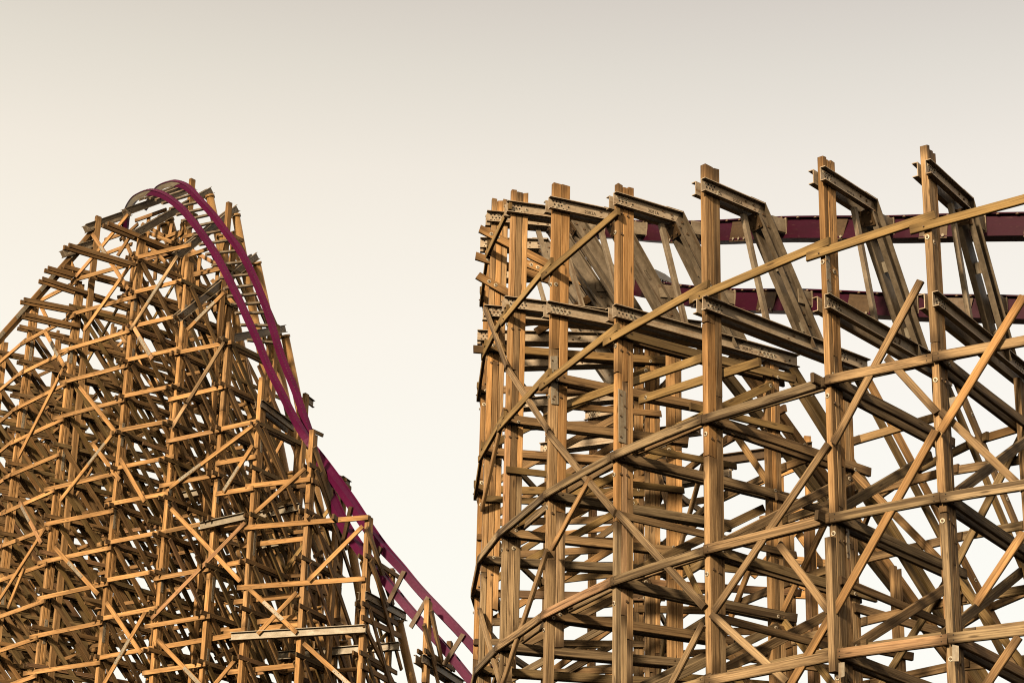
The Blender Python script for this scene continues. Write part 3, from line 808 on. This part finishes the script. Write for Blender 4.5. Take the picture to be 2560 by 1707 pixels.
# cross beams and raking diagonals inside each bent
for k in HORD:
    tv = Vector((HB[k]['t'].x, HB[k]['t'].y, 0)); T_ = TOPS[k]; rs = sorted(T_)
    zmax = max(T_.values())
    for li, z in enumerate(levels(k, zmax)):
        rr = [r for r in rs if T_[r] > z]
        if not rr: continue
        r0, r1 = rr[0] - random.uniform(.3, .6), rr[-1] + random.uniform(.5, .9)
        if r1 - r0 < 1.0: r1 = r0 + 2.2
        for s_ in (1, -1):
            single = s_ == 1 and k in 'abcdmefg' and 26 < z
            member('cross_beam', hp(k, r0, z - .1, s_ * (HPW / 2 + .06)), hp(k, r1, z - .1, s_ * (HPW / 2 + .06)), .235, .10, tv, bt_(.3, random.uniform(.0, .4)), single)  # low tone paints in the dark interior of the bents
        if z < 54.5 and r0 < 3:
            rq = max(r for r in rs)
            a0, z0 = rr[0] + .2, z - .25
            ln = max(3.3, min(rq - rr[0] + 1.2, 4.2 if li % 3 == 0 else 8.0))
            for s_ in (1, -1):
                member('diagonal_brace', hp(k, a0, z0, s_ * (HPW / 2 + .17)), hp(k, a0 + ln, z0 - ln * 1.12, s_ * (HPW / 2 + .17)), .255, .10, tv, bt_(.2, random.uniform(.0, .35)), s_ == 1 and k in 'abcdef' and 30 < z)  # dark tone again carries the shade inside the hill
        elif k in 'abcd':
            member('diagonal_brace', hp(k, rr[0] + .2, z - .25, HPW / 2 + .17), hp(k, rr[0] + 3.2, z - 3.6, HPW / 2 + .17), .25, .10, tv, bt_(.2, random.uniform(.1, .5)), False)
    # raking timbers of the half bays
    if k in 'zabcdm':
        for li, z in enumerate(levels(k, min(T_[0], 49))):
            ln = random.choice((3.4, 5.2, 6.6)); a0 = random.uniform(.4, 2.2)
            tt = {'z': 1.6, 'a': 1.7, 'b': 2.0, 'c': 1.5, 'd': 1.4, 'm': 1.0}[k]
            member('diagonal_brace', hp(k, a0, z - 1.1, tt), hp(k, a0 + ln, z - 1.1 - ln * 1.12, tt), .22, .10, tv, bt_(.2, random.uniform(.0, .35)), False)  # half-bay timbers darkened in tone to paint in interior shade
            if li % 2: member('cross_beam', hp(k, a0 - .3, z - .9, tt + .15), hp(k, a0 + 5.5, z - .9, tt + .15), .21, .10, tv, bt_(.3, random.uniform(.05, .4)), False)
    # counter diagonals deep inside
    for z in levels(k, zmax)[1::5]:
        rr = [r for r in rs if T_[r] > z]
        if len(rr) >= 2:
            member('diagonal_brace', hp(k, rr[0] + 1.0, z - 2.2, 0), hp(k, min(rr[0] + 6.0, rr[-1] + .6), z + random.uniform(.5, 1.5) if len(rr) > 2 else z - .3, 0), .20, .09, tv, bt_(.3, random.uniform(.2, .7)), False)
# light braces in the planes of the rows behind
for r, off in ((3.4, 3.1), (6.8, 6.5)):
    for k0, k1 in HSEQ:
        t0, t1 = rowtop(k0, r), rowtop(k1, r)
        if t0 is None or t1 is None: continue
        z = min(t0, t1) - 1.0; flip = False
        while z > 26:
            zz = z - random.uniform(3.6, 4.6)
            a, b = (hp(k0, off, z), hp(k1, off, zz)) if flip else (hp(k0, off, zz), hp(k1, off, z))
            if random.random() < .2: member('diagonal_brace', a, b, .20, .09, (b - a).normalized().cross(Z).normalized(), bt_(.1, random.uniform(.5, 1)), False)
            flip = not flip; z = zz
for n_, mb in REST.items(): mb.build(n_, hill, kind='stuff')

# --- steel: banked beams under the track, pipe columns
def hsteel(k, x0, y0, x1, y1, h=.42, t=0.0, pair=True, mi=DKSTEEL):
    nv = Vector((HB[k]['n'].x, HB[k]['n'].y, 0)); tv = Vector((HB[k]['t'].x, HB[k]['t'].y, 0))
    p0, p1 = hbent(k, x0, y0, t), hbent(k, x1, y1, t); a = (p1 - p0).normalized(); up = (Z - a * a.z).normalized()
    if up.length < .1: up = nv
    mb = MB()
    if pair:
        for s_ in (1, -1): mb.channel(p0 + tv * s_ * .16, p1 + tv * s_ * .16, up, tv * s_, h, .14, .025, mi)
        for i in range(8):
            mb.disc(p0 + a * (.1 + .11 * i) + up * random.choice((-.1, 0, .1)) + tv * .19, tv, .025, HOLE, .002, 6)
            mb.disc(p1 - a * (.1 + .09 * i) + up * random.choice((-.1, 0, .1)) + tv * .19, tv, .025, HOLE, .002, 6)
    else: mb.ibeam(p0, p1, up, tv, h, .24, .03, mi)
    mb.build('steel_beam', hill); return p1
ENDS = []
ENDS.append(('b', hsteel('b', 213, 572, 322, 534)))
ENDS.append(('b', hsteel('b', 156, 634, 235, 610)))
ENDS.append(('c', hsteel('c', 312, 531, 482, 470, t=-1.6)))
ENDS.append(('c', hsteel('c', 335, 586, 525, 478)))
ENDS.append(('d', hsteel('d', 441, 640, 588, 522, t=-1.0)))
ENDS.append(('d', hsteel('d', 441, 797, 638, 641)))
ENDS.append(('m', hsteel('m', 560, 849, 708, 823, t=-.8)))
ENDS.append(('e', hsteel('e', 645, 1010, 727, 1072)))
ENDS.append(('f', hsteel('f', 752, 994, 776, 1012, t=-3.2)))
ENDS.append(('g', hsteel('g', 846, 1199, 867, 1214, t=-3.2)))
hsteel('g', 905, 1488, 1007, 1543); hsteel('h', 1047, 1645, 1150, 1712)
for (x0, y0, x1, y1, r_) in [(578, 1591, 914, 1571, -.25), (696, 1639, 998, 1614, 3.2), (500, 1316, 612, 1291, -.22), (641, 1291, 748, 1267, 3.3), (640, 1366, 730, 1350, 3.3), (455, 1240, 540, 1222, 3.3)]:
    p0, n = hface(x0, y0, r_); p1, _ = hface(x1, y1, r_)
    mb = MB(); mb.ibeam(p0, p1, Z, n, .42, .30, .03, PLATE); mb.build('steel_beam', hill)
# far posts that stand above the beams, tan pipe columns
for (k, x, y, r) in [('c', 481, 449, 5.3), ('d', 573, 507, 4.2), ('m', 692, 812, 5.2), ('e', 765, 985, 3.3), ('f', 846, 1188, 3.3), ('b', 246, 542, 2.4)]:
    p = hbent(k, x, y, .2); nv = HB[k]['n']; r = (V2(p.x, p.y) - HB[k]['P']).dot(nv)
    tv = Vector((HB[k]['t'].x, HB[k]['t'].y, 0)); mb = MB(); mb.beam(p, Vector((p.x, p.y, GROUND_Z)), .34, .22, tv, WOOD, bt_(.1, .5, .3)); mb.build('post', hill)
for (x0, y0, x1, y1, y2) in [(524, 490, 556, 642, 1000), (589, 537, 608, 640, 1050), (462, 560, 504, 760, 1000), (610, 665, 643, 830, 1150), (641, 655, 652, 706, 960), (712, 838, 727, 912, 1190),
                             (411, 560, 433, 660, 900), (423, 547, 440, 606, 800), (553, 590, 580, 745, 1050), (600, 900, 624, 1020, 1300), (878, 1362, 900, 1490, 1760), (996, 1550, 1032, 1710, 1760), (856, 1600, 872, 1690, 1760), (792, 1515, 808, 1600, 1740), (668, 1060, 690, 1160, 1400), (722, 1180, 745, 1290, 1500)]:
    p0, _ = hface(x0, y0, 4.6); p1, _ = hface(x1, y1, 5.2)
    a = (p1 - p0).normalized(); s = (p0.z - GROUND_Z) / -a.z
    mb = MB(); mb.tube(p0, p0 + a * s, .24, PIPE, 14); mb.tube(p0 + a * .0, p0 + a * .14, .30, PIPE, 14); mb.build('pipe_column', hill)
# steep timber struts under the drop
for (k, x0, y0, x1, y1) in [('f', 786, 1117, 860, 1330), ('f', 800, 1180, 868, 1372), ('g', 918, 1318, 982, 1512), ('g', 926, 1400, 968, 1515), ('h', 1078, 1525, 1106, 1662), ('h', 1060, 1560, 1088, 1660), ('f', 838, 1234, 872, 1330), ('g', 832, 1290, 842, 1300)]:
    p0, p1 = hbent(k, x0, y0, .3), hbent(k, x1, y1, .3); tv = Vector((HB[k]['t'].x, HB[k]['t'].y, 0))
    mb = MB(); mb.beam(p0, p1, .30, .14, tv, WOOD, bt_(.45, .4, .3)); mb.build('raker', hill)
for (k, x0, y0, x1, y1) in [('g', 905, 1542, 1002, 1590), ('g', 904, 1663, 990, 1712), ('g', 910, 1560, 985, 1712), ('f', 780, 1200, 880, 1252), ('e', 640, 1060, 780, 1330), ('f', 770, 1290, 850, 1420)]:
    p0, p1 = hbent(k, x0, y0, .25), hbent(k, x1, y1, .25); tv = Vector((HB[k]['t'].x, HB[k]['t'].y, 0))
    mb = MB(); mb.beam(p0, p1, .28, .12, tv, WOOD, bt_(.25, .35, .3)); mb.build('cross_beam', hill)

# ------------------------------------------------------------------ the purple track over the hill
htrack = thing('coaster_track', 'bright purple steel track cresting the left hill and diving to the right', 'coaster track', Vector((-14, 112, 45)))
PAIRS = [((312, 575), (362, 520), 4.7, 6.5), ((318, 530), (383, 490), 3.8, 5.2), ((333, 501), (398, 470), 2.4, 3.9), ((352, 487), (418, 461), 1.7, 3.3), ((378, 480), (440, 458), 1.2, 2.9), ((410, 489), (470, 470), 1.0, 2.7), ((449, 517), (503, 505), 0.9, 2.5), ((478, 549), (532, 537), 0.9, 2.5), ((508, 589), (565, 580), 0.9, 2.5), ((541, 639), (603, 632), 0.9, 2.5), ((573, 700), (634, 692), 0.9, 2.5), ((594, 742), (653, 738), 0.9, 2.4), ((615, 788), (672, 788), 0.9, 2.3), ((648, 862), (696, 868), 1.0, 2.1), ((670, 916), (714, 918), 1.0, 2.0), ((703, 981), (740, 982), 1.0, 1.8), ((747, 1065), (769, 1070), 1.0, 1.6), ((806, 1152), (804, 1180), 1.3, 2.0), ((870, 1244), (858, 1308), 1.3, 1.9), ((943, 1352), (922, 1402), 1.4, 1.8), ((1002, 1420), (978, 1470), 1.5, 1.7), ((1052, 1478), (1025, 1526), 1.6, 1.7), ((1143, 1573), (1112, 1622), 1.7, 1.8), ((1202, 1640), (1170, 1693), 1.8, 1.9), ((1272, 1722), (1240, 1775), 1.9, 2.0)]
near = bezier_pts([hface(*p[0], p[2])[0] for p in PAIRS], 8)
farr = bezier_pts([hface(*p[1], p[3])[0] for p in PAIRS], 8)
def hframe(i):
    c0 = (near[max(i - 1, 0)] + farr[max(i - 1, 0)]) / 2; c1 = (near[min(i + 1, len(near) - 1)] + farr[min(i + 1, len(near) - 1)]) / 2
    tg = (c1 - c0).normalized(); ac = (farr[i] - near[i]); ac = (ac - tg * ac.dot(tg)).normalized()
    up = tg.cross(ac).normalized()
    return tg, ac, up
for nm, pts in (('near', near), ('far', farr)):
    mb = MB(); rings = []
    for i, p in enumerate(pts):
        tg, ac, up = hframe(i)
        sec = [(-.12, -.19), (.12, -.19), (.12, .13), (.155, .13), (.155, .16), (-.155, .16), (-.155, .13), (-.12, .13)]
        sc_ = 1 + .60 * min(1, max(0, (i - 125) / 20))
        rings.append([p + ac * a * sc_ + up * b * sc_ for a, b in sec])
    mb.sweep(rings, PURPLE, (.5, 0, .5, 1)); bm_ = mb
    for i in range(4, len(pts) - 2, 1):
        tg, ac, up = hframe(i)
        for s_ in (-.11, .11): bm_.disc(pts[i] + ac * s_ + up * .16, up, .02, BOLT, .02, 6)
    rail = mb.build('rail', htrack)
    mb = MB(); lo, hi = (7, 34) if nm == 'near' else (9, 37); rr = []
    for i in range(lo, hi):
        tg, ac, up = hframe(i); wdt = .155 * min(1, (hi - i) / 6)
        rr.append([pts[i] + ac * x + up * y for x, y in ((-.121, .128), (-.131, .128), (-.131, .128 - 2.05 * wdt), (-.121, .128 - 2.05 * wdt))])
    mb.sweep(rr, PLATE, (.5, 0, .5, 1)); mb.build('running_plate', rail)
# cross ties: at every matched pair along the open part
for i in [j for j in range(26, 8 * (len(PAIRS) - 1), 4)]:
    tg, ac, up = hframe(i)
    if 8 * 13 < i < 8 * 17.5: continue
    if i > 8 * 17.5 and i % 8 != 2: continue
    dn = .27 if i < 110 else .36
    a, b = near[i] - up * dn, farr[i] - up * dn
    e = (b - a).normalized(); mb = MB(); mb.beam(a - e * (.42 if i < 110 else .1), b + e * (.22 if i < 110 else .55), .14 if i < 110 else .22, .13 if i < 110 else .16, up, DKSTEEL if i < 110 else BRONZE, None, .0); mb.build('cross_tie', htrack)

# ------------------------------------------------------------------ a further trestle seen through the gap
far_t = thing('timber_trestle', 'small orange timber trestle far off, seen through the gap between the right posts', 'trestle', Vector((9.5, 86, GROUND_Z)))
def fpt(x, y, dy=0.0):
    r = ray(x, y); return r * ((86 + dy) / r.y)
fy = Vector((0, 1, 0))
for (x, y, dy, w) in [(2018, 1092, 0, .2), (2030, 1365, -1, .22), (1950, 1190, 2, .2)]:
    p = fpt(x, y, dy); mb = MB(); mb.beam(p, Vector((p.x, p.y, GROUND_Z)), w * 1.4, w * 1.4, fy, WOOD, (random.uniform(.7, 1), 0, .2, 1)); mb.build('post', far_t)
for (x0, y0, x1, y1, dy, we) in [(1870, 1215, 2045, 1145, -.5, 0), (1940, 1395, 2080, 1410, -.5, .3), (1880, 1480, 2080, 1490, 0, 0), (1900, 1300, 2070, 1270, 0, 0), (1960, 1440, 2080, 1500, .6, 0), (1880, 1440, 2060, 1250, .8, 0), (1950, 1270, 2060, 1420, 1, 0)]:
    p0, p1 = fpt(x0, y0, dy), fpt(x1, y1, dy); mb = MB(); mb.beam(p0, p1, .32, .14, fy, WOOD, (random.uniform(.5, .95), we, .2, 1)); mb.build('cross_beam', far_t)
p0, p1 = fpt(1800, 1150, -.8), fpt(2030, 1118, -.8); mb = MB(); mb.ibeam(p0, p1, Z, fy, .42, .3, .04, BRONZE); mb.build('steel_beam', far_t)
p0, p1 = fpt(2030, 1275, -1.2), fpt(2085, 1262, -1.2); mb = MB(); mb.ibeam(p0, p1, Z, fy, .5, .3, .04, PLATE)
mb.build('steel_beam', far_t)
# ------------------------------------------------------------------ ground
def ground():
    m, nt, b = new_mat('dry_ground'); q = NT(nt); tc = q.n('TexCoord').outputs[3]
    n = q.noise(tc, .15, 6); n2 = q.noise(tc, 2.5, 4)
    col = q.mix(q.smooth(n, .35, .65), c4(.014, .014, .007), c4(.026, .022, .015))
    q.put(b.inputs['Base Color'], q.mix(q.math('MULTIPLY', n2, .5), col, c4(.02, .025, .01))); b.inputs['Roughness'].default_value = 1
    me = bpy.data.meshes.new('ground'); S = 4000
    nn = 16
    vs = [(-S + 2 * S * i / nn, -S + 2 * S * j / nn, GROUND_Z) for j in range(nn + 1) for i in range(nn + 1)]
    fs = [(j * (nn + 1) + i, j * (nn + 1) + i + 1, (j + 1) * (nn + 1) + i + 1, (j + 1) * (nn + 1) + i) for j in range(nn) for i in range(nn)]
    me.from_pydata(vs, [], fs); me.materials.append(m)
    o = bpy.data.objects.new('ground', me); COL.objects.link(o); o['kind'] = 'structure'; o['label'] = 'dark ground of the park below the trestles'
ground()
# ------------------------------------------------------------------ sky and sun
SUN_EL, SUN_AZ = radians(21), radians(-150)      # azimuth clockwise from the view direction (+Y): left and a little behind the camera
w = bpy.data.worlds.new('World'); SC.world = w; w.use_nodes = True
nt = w.node_tree; nt.nodes.clear(); q = NT(nt)
out = nt.nodes.new('ShaderNodeOutputWorld'); bg = nt.nodes.new('ShaderNodeBackground'); nt.links.new(bg.outputs[0], out.inputs[0])
STR = .1; bg.inputs[1].default_value = STR
sky = q.n('TexSky', sky_type='NISHITA'); sky.sun_disc = False; sky.sun_elevation = SUN_EL; sky.sun_rotation = SUN_AZ; sky.air_density = 1.2; sky.dust_density = 5; sky.ozone_density = .6
g = q.n('TexCoord').outputs[0]; el = q.n('SeparateXYZ', i_0=g).outputs[2]
ramp = q.n('ValToRGB'); q.put(ramp.inputs[0], el); cr = ramp.color_ramp
stops = [(0.0, (.30, .26, .20)), (.12, (.95, .90, .80)), (.236, (.985, .975, .895)), (.323, (.965, .940, .862)), (.381, (.950, .905, .822)), (.423, (.910, .858, .768)), (.449, (.872, .815, .728)), (.49, (.752, .707, .628)), (.516, (.672, .622, .556)), (.62, (.50, .47, .44)), (1.0, (.40, .40, .40))]
cr.elements[0].position = 0; cr.elements[1].position = 1
while len(cr.elements) < len(stops): cr.elements.new(.5)
for e_, (p, c) in zip(cr.elements, stops): e_.position = p; e_.color = c4(*c)
dy = q.n('SeparateXYZ', i_0=g).outputs[1]
rear_dim = q.smooth(dy, -.55, .50, .85 / STR / .93, 1 / STR / .93)      # unseen sky behind the camera set dimmer to shape the frontal fill
warm = q.smooth(dy, -.6, .4, 1, 0)  # that unseen sky is also tinted warm to colour the frontal fill
haze = q.mix(1.0, ramp.outputs[0], q.n('CombineColor', i_0=rear_dim, i_1=rear_dim, i_2=rear_dim).outputs[0], 'MULTIPLY')
haze = q.mix(warm, haze, q.mix(1.0, haze, c4(1.15, .95, .70), 'MULTIPLY'))
dx = q.n('SeparateXYZ', i_0=g).outputs[0]
haze = q.mix(1.0, haze, q.mix(q.smooth(dx, -.22, .22), c4(1.005, .99, .962), c4(.985, .985, 1.0)), 'MULTIPLY')
mx = nt.nodes.new('ShaderNodeMix'); mx.data_type = 'RGBA'; mx.inputs[0].default_value = .93
nt.links.new(sky.outputs[0], mx.inputs[6]); nt.links.new(haze, mx.inputs[7]); nt.links.new(mx.outputs[2], bg.inputs[0])
sl = bpy.data.lights.new('sun', 'SUN'); so = bpy.data.objects.new('sun', sl); COL.objects.link(so)
sl.energy = 5.2; sl.angle = radians(4); sl.color = (1.0, .79, .53)
sd = Vector((sin(SUN_AZ) * cos(SUN_EL), cos(SUN_AZ) * cos(SUN_EL), sin(SUN_EL)))
so.rotation_euler = sd.to_track_quat('Z', 'Y').to_euler(); so.location = (-30, -30, 40)
SC.view_settings.view_transform = 'Standard'; SC.view_settings.look = 'None'; SC.view_settings.exposure = 0; SC.view_settings.gamma = 1
SC.render.engine = 'CYCLES'; SC.cycles.use_denoising = True
SC.cycles.filter_width = 1.05; SC.cycles.max_bounces = 4; SC.cycles.diffuse_bounces = 0
